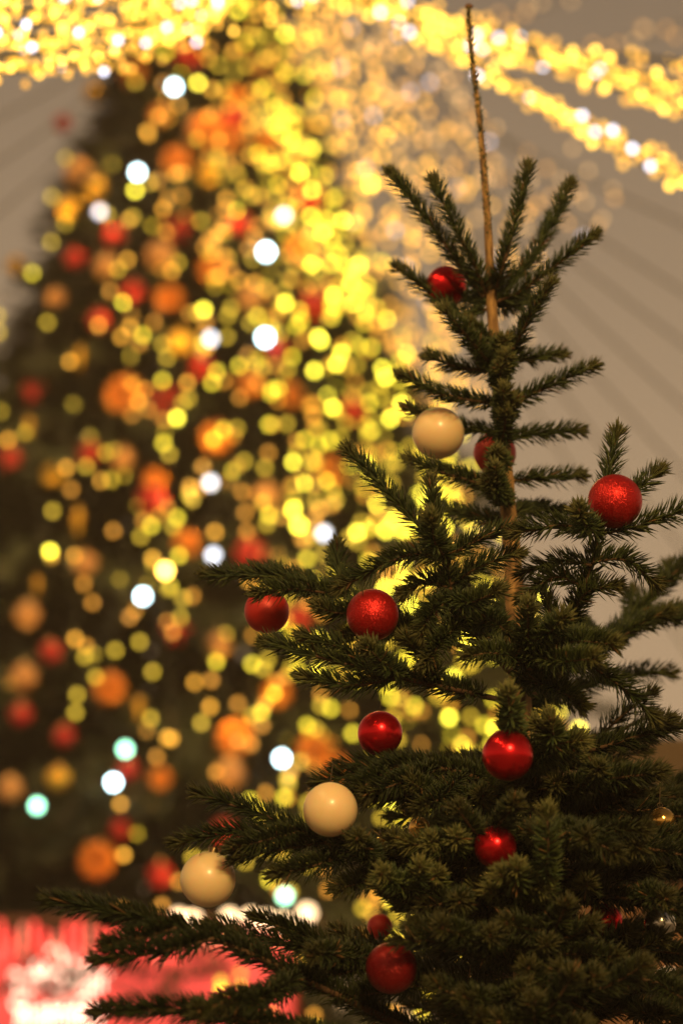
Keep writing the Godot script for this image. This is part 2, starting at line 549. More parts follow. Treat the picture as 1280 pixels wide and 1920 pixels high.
	# second large whorl
	needle_shade = 0.64
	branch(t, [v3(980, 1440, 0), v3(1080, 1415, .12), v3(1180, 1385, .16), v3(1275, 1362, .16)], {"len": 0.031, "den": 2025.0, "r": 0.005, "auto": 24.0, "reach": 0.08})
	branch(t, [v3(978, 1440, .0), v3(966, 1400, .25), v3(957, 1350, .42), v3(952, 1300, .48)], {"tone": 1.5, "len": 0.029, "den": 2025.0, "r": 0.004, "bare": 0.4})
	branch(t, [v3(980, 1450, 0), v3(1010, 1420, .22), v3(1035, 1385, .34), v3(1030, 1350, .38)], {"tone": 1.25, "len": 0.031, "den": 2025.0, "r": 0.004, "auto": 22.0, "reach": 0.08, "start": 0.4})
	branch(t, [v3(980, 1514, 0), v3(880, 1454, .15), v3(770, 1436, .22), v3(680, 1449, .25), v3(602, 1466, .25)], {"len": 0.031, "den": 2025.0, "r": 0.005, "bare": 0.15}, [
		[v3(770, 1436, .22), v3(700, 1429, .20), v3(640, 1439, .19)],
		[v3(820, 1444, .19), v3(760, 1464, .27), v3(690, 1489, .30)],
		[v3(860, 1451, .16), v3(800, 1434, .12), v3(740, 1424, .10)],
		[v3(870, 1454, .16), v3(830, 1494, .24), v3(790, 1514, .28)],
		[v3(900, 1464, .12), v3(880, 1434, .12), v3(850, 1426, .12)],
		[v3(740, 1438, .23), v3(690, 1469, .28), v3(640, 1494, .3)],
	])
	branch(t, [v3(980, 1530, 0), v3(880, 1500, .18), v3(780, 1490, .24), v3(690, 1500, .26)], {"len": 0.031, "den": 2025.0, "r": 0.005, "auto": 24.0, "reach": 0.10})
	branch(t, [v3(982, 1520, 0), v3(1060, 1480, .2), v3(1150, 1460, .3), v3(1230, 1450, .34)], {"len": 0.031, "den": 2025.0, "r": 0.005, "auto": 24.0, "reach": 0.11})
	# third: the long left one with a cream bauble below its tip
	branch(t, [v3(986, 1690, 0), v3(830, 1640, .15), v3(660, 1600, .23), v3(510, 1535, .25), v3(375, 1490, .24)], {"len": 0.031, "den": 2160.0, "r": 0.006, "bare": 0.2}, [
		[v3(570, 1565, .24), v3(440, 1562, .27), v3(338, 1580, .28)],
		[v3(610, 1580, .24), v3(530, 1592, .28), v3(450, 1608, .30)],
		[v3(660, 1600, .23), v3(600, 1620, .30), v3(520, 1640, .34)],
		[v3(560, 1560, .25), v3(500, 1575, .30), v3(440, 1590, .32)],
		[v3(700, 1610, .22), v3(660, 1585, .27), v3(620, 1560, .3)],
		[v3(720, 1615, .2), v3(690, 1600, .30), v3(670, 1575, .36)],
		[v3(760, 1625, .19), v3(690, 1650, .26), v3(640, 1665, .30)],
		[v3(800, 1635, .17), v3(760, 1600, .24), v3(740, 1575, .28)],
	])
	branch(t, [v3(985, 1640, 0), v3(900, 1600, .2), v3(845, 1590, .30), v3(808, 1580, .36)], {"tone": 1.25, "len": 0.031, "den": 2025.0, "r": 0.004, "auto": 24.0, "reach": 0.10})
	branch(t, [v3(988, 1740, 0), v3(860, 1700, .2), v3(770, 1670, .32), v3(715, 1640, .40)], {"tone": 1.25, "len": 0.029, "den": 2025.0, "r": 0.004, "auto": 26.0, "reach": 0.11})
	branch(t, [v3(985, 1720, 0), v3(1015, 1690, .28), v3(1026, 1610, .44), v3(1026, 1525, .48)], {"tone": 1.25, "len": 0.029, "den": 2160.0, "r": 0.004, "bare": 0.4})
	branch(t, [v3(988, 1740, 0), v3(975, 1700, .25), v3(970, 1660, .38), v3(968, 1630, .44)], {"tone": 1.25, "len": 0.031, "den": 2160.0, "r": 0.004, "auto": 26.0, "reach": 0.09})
	# fourth: down to the lower left
	needle_shade = 0.5
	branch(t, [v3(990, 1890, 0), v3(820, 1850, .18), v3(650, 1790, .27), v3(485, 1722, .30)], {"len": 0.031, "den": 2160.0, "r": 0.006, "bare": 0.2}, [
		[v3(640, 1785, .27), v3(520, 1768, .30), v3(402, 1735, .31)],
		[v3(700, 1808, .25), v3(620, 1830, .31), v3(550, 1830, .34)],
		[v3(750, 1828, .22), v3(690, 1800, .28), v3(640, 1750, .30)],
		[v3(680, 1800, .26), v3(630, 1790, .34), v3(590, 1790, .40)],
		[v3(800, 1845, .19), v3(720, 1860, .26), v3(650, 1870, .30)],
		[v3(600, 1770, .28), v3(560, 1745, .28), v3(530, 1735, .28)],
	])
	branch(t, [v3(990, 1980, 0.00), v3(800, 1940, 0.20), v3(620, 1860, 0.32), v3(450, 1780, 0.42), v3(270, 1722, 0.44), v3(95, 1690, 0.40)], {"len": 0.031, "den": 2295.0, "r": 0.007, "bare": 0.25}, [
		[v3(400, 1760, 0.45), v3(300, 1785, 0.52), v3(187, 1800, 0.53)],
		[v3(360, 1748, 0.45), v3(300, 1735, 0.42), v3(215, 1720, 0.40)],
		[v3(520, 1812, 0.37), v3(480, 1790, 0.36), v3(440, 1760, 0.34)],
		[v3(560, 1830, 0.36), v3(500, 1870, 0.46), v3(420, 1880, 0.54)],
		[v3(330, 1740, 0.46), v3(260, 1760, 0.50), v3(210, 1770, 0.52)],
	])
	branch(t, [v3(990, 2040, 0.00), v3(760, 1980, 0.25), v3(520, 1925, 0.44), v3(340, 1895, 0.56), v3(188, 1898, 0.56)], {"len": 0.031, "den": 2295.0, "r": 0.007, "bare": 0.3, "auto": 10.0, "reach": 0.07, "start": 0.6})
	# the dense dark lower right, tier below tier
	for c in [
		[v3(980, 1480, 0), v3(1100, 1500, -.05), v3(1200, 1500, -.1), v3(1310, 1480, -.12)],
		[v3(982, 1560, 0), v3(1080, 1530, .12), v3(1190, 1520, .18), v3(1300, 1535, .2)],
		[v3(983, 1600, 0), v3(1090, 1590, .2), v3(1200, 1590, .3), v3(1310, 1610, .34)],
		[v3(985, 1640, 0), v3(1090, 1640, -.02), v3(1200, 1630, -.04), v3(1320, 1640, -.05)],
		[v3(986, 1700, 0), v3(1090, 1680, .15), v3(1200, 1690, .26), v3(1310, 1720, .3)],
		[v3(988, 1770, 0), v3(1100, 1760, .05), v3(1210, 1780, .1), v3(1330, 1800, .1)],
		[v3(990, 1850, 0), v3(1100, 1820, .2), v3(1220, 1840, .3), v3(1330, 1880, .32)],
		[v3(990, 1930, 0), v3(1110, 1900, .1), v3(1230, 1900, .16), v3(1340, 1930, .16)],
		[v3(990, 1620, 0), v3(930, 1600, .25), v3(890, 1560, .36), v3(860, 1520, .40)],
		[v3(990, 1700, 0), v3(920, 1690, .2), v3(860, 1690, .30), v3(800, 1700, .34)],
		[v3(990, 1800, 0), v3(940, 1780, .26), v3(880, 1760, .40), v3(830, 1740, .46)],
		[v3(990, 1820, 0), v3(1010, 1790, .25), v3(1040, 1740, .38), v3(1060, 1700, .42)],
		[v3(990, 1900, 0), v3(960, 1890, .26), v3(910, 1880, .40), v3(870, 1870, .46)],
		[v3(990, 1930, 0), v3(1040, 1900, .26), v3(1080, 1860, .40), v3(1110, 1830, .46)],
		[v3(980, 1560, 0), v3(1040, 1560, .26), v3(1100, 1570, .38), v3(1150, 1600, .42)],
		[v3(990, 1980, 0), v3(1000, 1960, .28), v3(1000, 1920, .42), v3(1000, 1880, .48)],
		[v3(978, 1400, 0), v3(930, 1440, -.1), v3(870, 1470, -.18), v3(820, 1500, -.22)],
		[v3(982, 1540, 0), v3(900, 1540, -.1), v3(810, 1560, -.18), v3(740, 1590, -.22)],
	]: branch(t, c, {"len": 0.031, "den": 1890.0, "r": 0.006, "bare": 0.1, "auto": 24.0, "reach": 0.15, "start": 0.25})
	# the back of the tree and the tiers below the frame, coarser
	for k in 24:
		var y := 1420.0 + 26.0 * k
		var a := k * 2.399
		var reach := 0.18 + 0.016 * k
		var back := sin(a) < 0.25 or y > 2000.0
		if not back: a += PI
		var base := v3(984, y, 0)
		var p := fir(base)
		var w := Vector3(cos(a) * reach, 0.04, sin(a) * reach)
		if y < 2000.0 and w.x < -0.12: w.x *= 0.45
		branch_world(t, [p, p + w * 0.5, p + w + Vector3.UP * 0.02])

func branch_world(root: Node3D, world_pts: Array) -> void:
	var as_fir := []
	for p: Vector3 in world_pts:
		var r := p - eye
		var loc: Vector3 = view.inverse() * r
		as_fir.append(Vector3(640.0 + loc.x / -loc.z * FPX, 960.0 - loc.y / -loc.z * FPX, p.z - TRUNK_Z))
	branch(root, as_fir, {"len": 0.031, "den": 800.0, "r": 0.006, "auto": 14.0, "reach": 0.15, "start": 0.2})

func stand_mesh() -> ArrayMesh:
	var b := Buf.new()
	b.box(Vector3(-0.35, 0.0, -0.04), Vector3(0.35, 0.07, 0.04))
	b.box(Vector3(-0.04, 0.07, -0.35), Vector3(0.04, 0.14, 0.35))
	return b.mesh()

# ---------------------------------------------------------------- baubles
var ball_mesh: SphereMesh
func bauble(x: float, y: float, r_px: float, z: float, m: Material, label: String, group: String, tilt := 0.0, called := "bauble") -> Node3D:
	var c := fir(v3(x, y, z))
	var r := r_px / FPX * depth_of(c)
	var t := thing(called, c - Vector3.UP * r, label, "bauble", group)
	var ball := part("ball", ball_mesh, m, t, Vector3.UP * r)
	ball.scale = Vector3.ONE * r
	ball.rotation = Vector3(rng.randf() * 0.3, rng.randf() * TAU, 0)
	var turn := Basis(Vector3.BACK, tilt) if tilt else Basis(Vector3.RIGHT, -0.62)    # most hang with the cap turned away
	var top := Vector3.UP * r + turn * (Vector3.UP * r)
	var cb := Buf.new()
	var s := r / 0.038
	cb.lathe(PackedVector2Array([Vector2(0.0072, -0.0015), Vector2(0.0072, 0.0052), Vector2(0.0062, 0.0062), Vector2(0.0001, 0.0064)]), 14, top, turn.scaled(Vector3.ONE * s))
	part("cap", cb.mesh(), M.cap_gold, t)
	var hb := Buf.new()
	var q := PackedVector3Array()
	for k in 9:
		var w := -PI / 2 + TAU * k / 8.0
		q.append(top + turn * Vector3(cos(w) * 0.0035, 0.010 + sin(w) * 0.0042, 0))
	for k in 4:
		q.append(top + turn * Vector3(0.001 * k, 0.013 + 0.009 * k, 0.001 * k))
	var rr := PackedFloat32Array()
	for k in q.size(): rr.append(0.0005)
	hb.tube(q, rr, 5, PackedColorArray([Color.WHITE]))
	part("hook", hb.mesh(), M.hook, t)
	return t

func make_baubles() -> void:
	ball_mesh = SphereMesh.new()
	ball_mesh.radius = 1.0
	ball_mesh.height = 2.0
	ball_mesh.radial_segments = 56
	ball_mesh.rings = 28
	var red := "red baubles on the small fir"
	var cream := "cream baubles on the small fir"
	bauble(836, 536, 38, -.055, M.gloss_red, "shiny red bauble among the topmost whorl of twigs, just below the bare leader", red)
	bauble(821, 812, 49, -.01, M.pearl, "cream bauble left of the thin trunk, highest of the cream ones", cream)
	bauble(927, 850, 40, -.10, M.satin_red, "red bauble half hidden behind the thin golden trunk", red)
	bauble(1152, 940, 51, .27, M.glitter_red, "glittering red bauble at the fork of the right branch, against the plain sky", red)
	bauble(500, 1146, 42, .12, M.satin_red, "deep red bauble under the tip of the far left branch", red)
	bauble(698, 1153, 49, .27, M.glitter_red, "glittering red bauble under the raised left branch, large and sharp", red)
	bauble(712, 1375, 42, .20, M.gloss_red, "shiny red bauble against the cluster of yellow lights, above the dark boughs", red)
	bauble(951, 1416, 48, .40, M.gloss_red, "shiny red bauble in the middle of the fir below an upright twig", red)
	bauble(619, 1518, 51, .33, M.pearl, "cream bauble partly behind a twig tip, middle of the cream ones", cream)
	bauble(390, 1649, 52, .26, M.pearl, "cream bauble hanging clear under the lower left branch, lowest of the cream ones", cream, -0.18)
	bauble(733, 1815, 48, .36, M.glitter_red_dimmed, "dark glittering red bauble near the bottom edge, among shaded boughs", red)
	bauble(928, 1588, 40, .36, M.gloss_red, "red bauble peeping out between dense boughs, lower centre of the fir", red)
	bauble(1133, 1728, 34, .14, M.gloss_red, "small red bauble almost buried in the dark boughs, lower right", red)
	bauble(712, 1738, 24, -.14, M.satin_red, "red bauble mostly covered by boughs, just above the dark glittering one", red)
	bauble(712, 1600, 30, .22, M.gloss_gold, "gold bauble glinting through the needles right of the middle cream one", "gold baubles deep in the fir")
	bauble(1240, 1540, 26, .24, M.gloss_gold, "gold bauble glinting at the right edge of the dark boughs", "gold baubles deep in the fir")
	bauble(786, 1552, 20, .06, M.gloss_gold, "tiny gold bauble in the shade below the red one by the yellow lights", "gold baubles deep in the fir")
	bauble(1236, 1732, 30, .20, M.silver, "silver mirror bauble at the lower right, beside the small buried red one", "silver baubles deep in the fir")
	bauble(1068, 1738, 24, .2, M.silver, "silver mirror bauble in the dark boughs left of the small buried red one", "silver baubles deep in the fir")

# ---------------------------------------------------------------- the tall tree behind
var apex: Vector3
const SLOPE := 0.385

func cone(phi: float, h: float, off := 0.0) -> Vector3:
	var r := maxf((apex.y - h) * SLOPE, 0.05) + off
	return Vector3(apex.x + sin(phi) * r, h, apex.z + cos(phi) * r)

func on_tree(x: float, y: float, off := 0.0) -> Vector3:    # where a sight line meets the tree's outside
	var r := ray(x, y)
	var t := 8.5
	while t < 14.5:
		var p := eye + r * t
		var q := Vector2(p.x - apex.x, p.z - apex.z).length()
		if q < (apex.y - p.y) * SLOPE + off: return p
		t += 0.02
	return on_plane(x, y, TREE_Z)

func bough(seed_: int) -> ArrayMesh:
	var b := Buf.new()
	var r := RandomNumberGenerator.new()
	r.seed = seed_
	var pts := PackedVector3Array()
	for k in 7:
		var s := k / 6.0
		pts.append(Vector3(0.05 * sin(s * 3.0 + seed_), 0.10 * sin(s * 2.6) - 0.22 * s * s, s))
	var rad := PackedFloat32Array([0.026, 0.022, 0.018, 0.014, 0.011, 0.008, 0.004])
	b.tube(pts, rad, 5, PackedColorArray([Color(0.05, 0.03, 0.018)]))
	for k in 26:
		var s := 0.12 + 0.86 * k / 25.0
		var at_ := pts[mini(int(s * 6), 5)].lerp(pts[mini(int(s * 6) + 1, 6)], s * 6 - int(s * 6))
		var hand := 1.0 if k % 2 else -1.0
		var l := (0.42 - 0.28 * s) * r.randf_range(0.7, 1.2)
		var d := Vector3(hand * r.randf_range(0.5, 0.9), r.randf_range(-0.3, 0.25), r.randf_range(0.45, 0.9)).normalized()
		var tone := r.randf()
		for j in 22:
			var q := at_ + d * l * j / 22.0
			var nd := (d * 0.7 + Vector3(r.randfn(), r.randfn(), r.randfn()) * 0.55).normalized()
			var w := nd.cross(Vector3(r.randfn(), r.randfn(), r.randfn())).normalized()
			var u := w.cross(nd)
			var nl := r.randf_range(0.05, 0.09)
			var col := Color(0.012, 0.020, 0.007).lerp(Color(0.050, 0.062, 0.018), tone * r.randf())
			var i0 := b.put(q + w * 0.006, (w + u).normalized(), col)
			var i1 := b.put(q - w * 0.006, (u - w).normalized(), col)
			var i2 := b.put(q - u * 0.005, -u, col)
			var i3 := b.put(q + nd * nl, nd, col)
			b.tri(i0, i3, i1); b.tri(i1, i3, i2); b.tri(i2, i3, i0)
	return b.mesh()

func where_on_tree(p: Vector3) -> String:
	var h := p.y / apex.y
	var s := (p.x - apex.x) / maxf((apex.y - p.y) * SLOPE, 0.1)
	var up := "topmost" if h > 0.72 else "upper" if h > 0.55 else "middle" if h > 0.4 else "lower" if h > 0.27 else "lowest"
	var side := "far left flank" if s < -0.6 else "left flank" if s < -0.2 else "front" if s < 0.2 else "right flank" if s < 0.6 else "far right flank"
	return "on the tall tree's " + up + " " + side

var bulb_mesh: SphereMesh
func bulb_of(radius: float) -> SphereMesh:
	var s := SphereMesh.new()
	s.radius = radius; s.height = radius * 2.2
	s.radial_segments = 8; s.rings = 4
	return s

func make_tall_tree() -> void:
	var top := at(430, -330, 14.0)
	apex = Vector3(at(374, 960, 13.8).x, top.y, TREE_Z)
	var foot := Vector3(apex.x, 0, apex.z)
	var t := thing("tall_christmas_tree", foot, "huge blurred Christmas tree covered in lights and ornaments behind the small fir", "Christmas tree")
	var b := Buf.new()
	b.tube(PackedVector3Array([Vector3.ZERO, Vector3(0, apex.y * 0.5, 0), Vector3(0, apex.y, 0)]), PackedFloat32Array([0.26, 0.15, 0.02]), 10, PackedColorArray([Color.WHITE]))
	part("trunk", b.mesh(), M.big_trunk, t)
	var kinds := []
	for k in 6: kinds.append(bough(100 + k))
	for k in 298:
		var s := sqrt(0.006 + k / 298.0)
		var h := apex.y * (1.0 - s)
		if h < 0.35: continue
		var phi := fmod(k * 2.39996, TAU) - PI
		if absf(phi) > 2.0: phi *= 0.62            # more of them where they are seen
		var r := (apex.y - h) * SLOPE
		var size := clampf(r * 0.72, 0.5, 1.6) * rng.randf_range(0.85, 1.2)
		var o := part("branch", kinds[k % 6], M.far_needle, t)
		var outer := Vector3(sin(phi), 0, cos(phi))
		var fwd := (outer + Vector3(rng.randfn() * 0.12, 0.18 - 0.32 * s + rng.randfn() * 0.07, rng.randfn() * 0.12)).normalized()
		var side := Vector3.UP.cross(fwd).normalized()
		o.basis = Basis(side, fwd.cross(side), fwd).scaled(Vector3.ONE * size)
		o.position = Vector3(0, h, 0) + outer * maxf(r * rng.randf_range(0.98, 1.12) - size * 0.92, 0.02) + Vector3(0, rng.randf_range(-0.1, 0.1), 0)
	var inner := Buf.new()                          # the dark mass of twigs near the trunk
	var r2 := RandomNumberGenerator.new()
	r2.seed = 9
	for k in 24000:
		var h := apex.y * (1.0 - sqrt(r2.randf()))
		var a := r2.randf() * TAU
		var rad := (apex.y - h) * SLOPE * r2.randf_range(0.4, 0.88)
		var p := Vector3(sin(a) * rad, maxf(h, 0.3), cos(a) * rad)
		var d := Vector3(sin(a), r2.randf_range(-0.6, 0.4), cos(a)).normalized()
		var w := d.cross(Vector3(r2.randfn(), r2.randfn(), r2.randfn())).normalized() * 0.045
		var u := w.cross(d)
		var c := Color(0.014, 0.018, 0.007)
		var i0 := b_put(inner, p + w, w, c)
		var i1 := b_put(inner, p - w, -w, c)
		var i2 := b_put(inner, p + u, u, c)
		var i3 := b_put(inner, p + d * 0.34, d, c)
		inner.tri(i0, i3, i1); inner.tri(i1, i3, i2); inner.tri(i2, i3, i0)
	part("inner_twigs", inner.mesh(), M.far_needle, t).set_meta("kind", "stuff")

func b_put(b: Buf, p: Vector3, n: Vector3, c: Color) -> int:
	return b.put(p, n.normalized(), c)

func wire_and_bulbs(t: Node3D, pts: PackedVector3Array, spacing: float, mesh: Mesh, pick: Callable, scatter: float, most := 300, radius := 0.006) -> void:
	var fine := spline(pts, 0.25)
	var rr := PackedFloat32Array()
	for k in fine.size(): rr.append(radius)
	var wb := Buf.new()
	wb.tube(fine, rr, 4, PackedColorArray([Color.WHITE]))
	part("wire", wb.mesh(), M.wire, t)
	var run := 0.0
	var next := spacing * rng.randf()
	for k in fine.size() - 1:
		var l := fine[k].distance_to(fine[k + 1])
		while next <= run + l:
			var p := fine[k].lerp(fine[k + 1], (next - run) / l) + Vector3(rng.randfn(), rng.randfn(), rng.randfn()) * scatter
			part("bulb", mesh, pick.call(), t, p)
			next += spacing * rng.randf_range(0.65, 1.35)
		run += l

func pick(bag: Array) -> Callable:
	return func() -> Material: return bag[rng.randi() % bag.size()]

func make_tree_lights() -> void:
	bulb_mesh = bulb_of(0.0155)
	# strings running down the tree from the top: [azimuth, highest and lowest share of the height, spacing, bulbs, words]
	var B: Material = M.yellow_bright
	var Y: Material = M.yellow_mid
	var D: Material = M.yellow_dim
	var A: Material = M.amber
	var F: Material = M.amber_low
	var runs := [
		[-76, .58, .36, .40, [D, A, D]], [-62, .68, .32, .38, [D, A, D]], [-50, .80, .30, .34, [D, Y, D]], [-40, .86, .24, .32, [A, D, D, D]], [-31, .88, .32, .32, [Y, D, A, D]],
		[-23, .90, .36, .28, [A, D, B, D]], [-15, .90, .40, .24, [A, D, D, A]], [-8, .91, .36, .21, [B, D, D, D, A]], [-2, .91, .27, .17, [A, A, D, Y]], [4, .91, .24, .17, [B, Y, Y, D, D]],
		[10, .91, .14, .15, [A, D, Y, D, A]], [15, .91, .14, .15, [B, Y, Y, D, D]], [20, .91, .14, .14, [A, Y, D, D]], [25, .91, .14, .14, [B, Y, Y, D]], [29, .91, .14, .13, [Y, Y, D, D]],
		[33, .91, .14, .13, [B, B, Y, Y, D]], [37, .91, .14, .13, [B, Y, Y, D]], [41, .90, .14, .12, [B, B, Y, Y, D]], [45, .90, .14, .12, [B, Y, Y, D]], [50, .90, .14, .12, [B, B, Y, Y]], [56, .90, .14, .12, [B, Y, Y, D]], [63, .90, .14, .14, [B, Y, Y, D]], [75, .88, .14, .18, [Y, Y, D]],
	]
	var order := ["first", "second", "third", "fourth", "fifth", "sixth", "seventh", "eighth", "ninth", "tenth", "eleventh", "twelfth", "thirteenth", "fourteenth", "fifteenth", "sixteenth", "seventeenth", "eighteenth", "nineteenth", "twentieth", "twenty-first", "twenty-second", "last"]
	var turn := 0
	for s in runs:
		var phi: float = deg_to_rad(s[0])
		var pts := PackedVector3Array()
		var foot := cone(phi, apex.y * s[2], 0.12)
		for k in 14:
			var h: float = apex.y * lerpf(s[1] - (0.10 if turn % 2 else 0.0), s[2], k / 13.0)
			pts.append(cone(phi + rng.randfn() * 0.05, h, rng.randf_range(-0.04, 0.20)) - foot)
		var t := thing("light_string", foot, "%s string of yellow bulbs from the left, running down the tall tree" % order[turn], "light string", "light strings on the tall tree")
		wire_and_bulbs(t, pts, s[3] * (0.50 if s[0] > 18 else 0.58 if s[0] > -20 else 1.4), bulb_mesh, pick(s[4] + ([F, F, D, F] if s[0] > -20 else [D])), 0.09)
		var bulbs := t.find_children("bulb*", "MeshInstance3D", false, false)
		for k in 3:                                  # the light that the bulbs of this string cast
			lit(t, bulbs[int(bulbs.size() * (k + 0.5) / 3.0)].position, Color(1.0, 0.62, 0.16), 0.11)
		turn += 1
	# cold white flashing bulbs
	var big := bulb_of(0.022)
	var socket := CylinderMesh.new()
	socket.top_radius = 0.014; socket.bottom_radius = 0.018; socket.height = 0.04; socket.radial_segments = 8
	for w in [[327, 163, 2], [258, 323, 2], [532, 404, 1], [499, 472, 3], [497, 633, 3], [187, 397, 0], [268, 1118, 2], [213, 1467, 2], [528, 1422, 2], [400, 1041, 1], [607, 1000, 1], [395, 905, 1], [395, 635, 1], [560, 985, 4], [310, 1070, 5], [70, 1511, 6], [235, 1405, 6], [534, 1680, 6]]:
		var p := on_tree(w[0], w[1], 0.22)
		var t := thing("strobe_bulb_light", p, "cold white bulb " + where_on_tree(p), "light bulb", "cold white bulbs on the tall tree")
		var m: Material = [M.white_dim, M.white_mid, M.white, M.white, M.yellow_bright, M.amber_bright, M.green_white][w[2]]
		if w[2] == 6: t.set_meta("label", "pale green bulb " + where_on_tree(p))
		if w[2] == 4: t.set_meta("label", "large bright yellow bulb " + where_on_tree(p))
		if w[2] == 5: t.set_meta("label", "large bright amber bulb " + where_on_tree(p))
		if w[2] > 3: t.set_meta("group", "large coloured bulbs on the tall tree")
		var o := part("bulb", big, m, t)
		if w[2] == 3: o.scale = Vector3.ONE * 1.25
		part("socket", socket, M.wire, t, Vector3(0, 0.045, 0))
		if w[2] == 2 or w[2] == 3:
			lit(t, Vector3.ZERO, Color(0.85, 0.93, 1.0), 0.006)

func lit(t: Node3D, p: Vector3, c: Color, energy: float) -> void:
	var l := OmniLight3D.new()
	l.name = "glow"
	l.light_color = c.linear_to_srgb()
	l.light_energy = energy
	l.light_size = 0.018
	l.omni_range = 30.0
	l.omni_attenuation = 2.0
	l.shadow_enabled = true
	l.position = p
	t.add_child(l, true)

func flower_mesh() -> ArrayMesh:                    # a round ornament of nine petals about a hub
	var b := Buf.new()
	for k in 9:
		var a := TAU * k / 9.0
		var d := Vector3(cos(a), sin(a), 0)
		var s := Vector3(-d.y, d.x, 0)
		var front := b.put(d * 0.55 + Vector3(0, 0, 0.16), Vector3.BACK)
		var rear := b.put(d * 0.55 - Vector3(0, 0, 0.10), Vector3.FORWARD)
		var ring := []
		for j in 10:
			var w := TAU * j / 10.0
			var p := d * (0.58 + 0.42 * cos(w)) + s * 0.31 * sin(w)
			ring.append(b.put(p + Vector3(0, 0, 0.02), (d * cos(w) + s * sin(w)).normalized()))
		for j in 10:
			b.tri(front, ring[j], ring[(j + 1) % 10])
			b.tri(rear, ring[(j + 1) % 10], ring[j])
	return b.mesh()

func bow_mesh() -> ArrayMesh:                       # two loops, a knot and two tails
	var b := Buf.new()
	for s in [-1.0, 1.0]:
		var q := PackedVector3Array()
		var r := PackedFloat32Array()
		for k in 11:
			var w := TAU * k / 10.0
			q.append(Vector3(s * (0.45 - 0.45 * cos(w)), 0.30 * sin(w) + 0.1, 0.08 * sin(w)))
			r.append(0.13)
		b.tube(q, r, 6, PackedColorArray([Color.WHITE]))
		b.tube(PackedVector3Array([Vector3.ZERO, Vector3(s * 0.22, -0.45, 0.05), Vector3(s * 0.38, -1.0, 0.0)]), PackedFloat32Array([0.10, 0.15, 0.12]), 6, PackedColorArray([Color.WHITE]))
	return b.mesh()

func icicle_mesh() -> ArrayMesh:
	var b := Buf.new()
	b.lathe(PackedVector2Array([Vector2(0.001, -1.1), Vector2(0.14, -0.7), Vector2(0.30, 0.0), Vector2(0.36, 0.5), Vector2(0.22, 0.9), Vector2(0.05, 1.0)]), 12)
	return b.mesh()

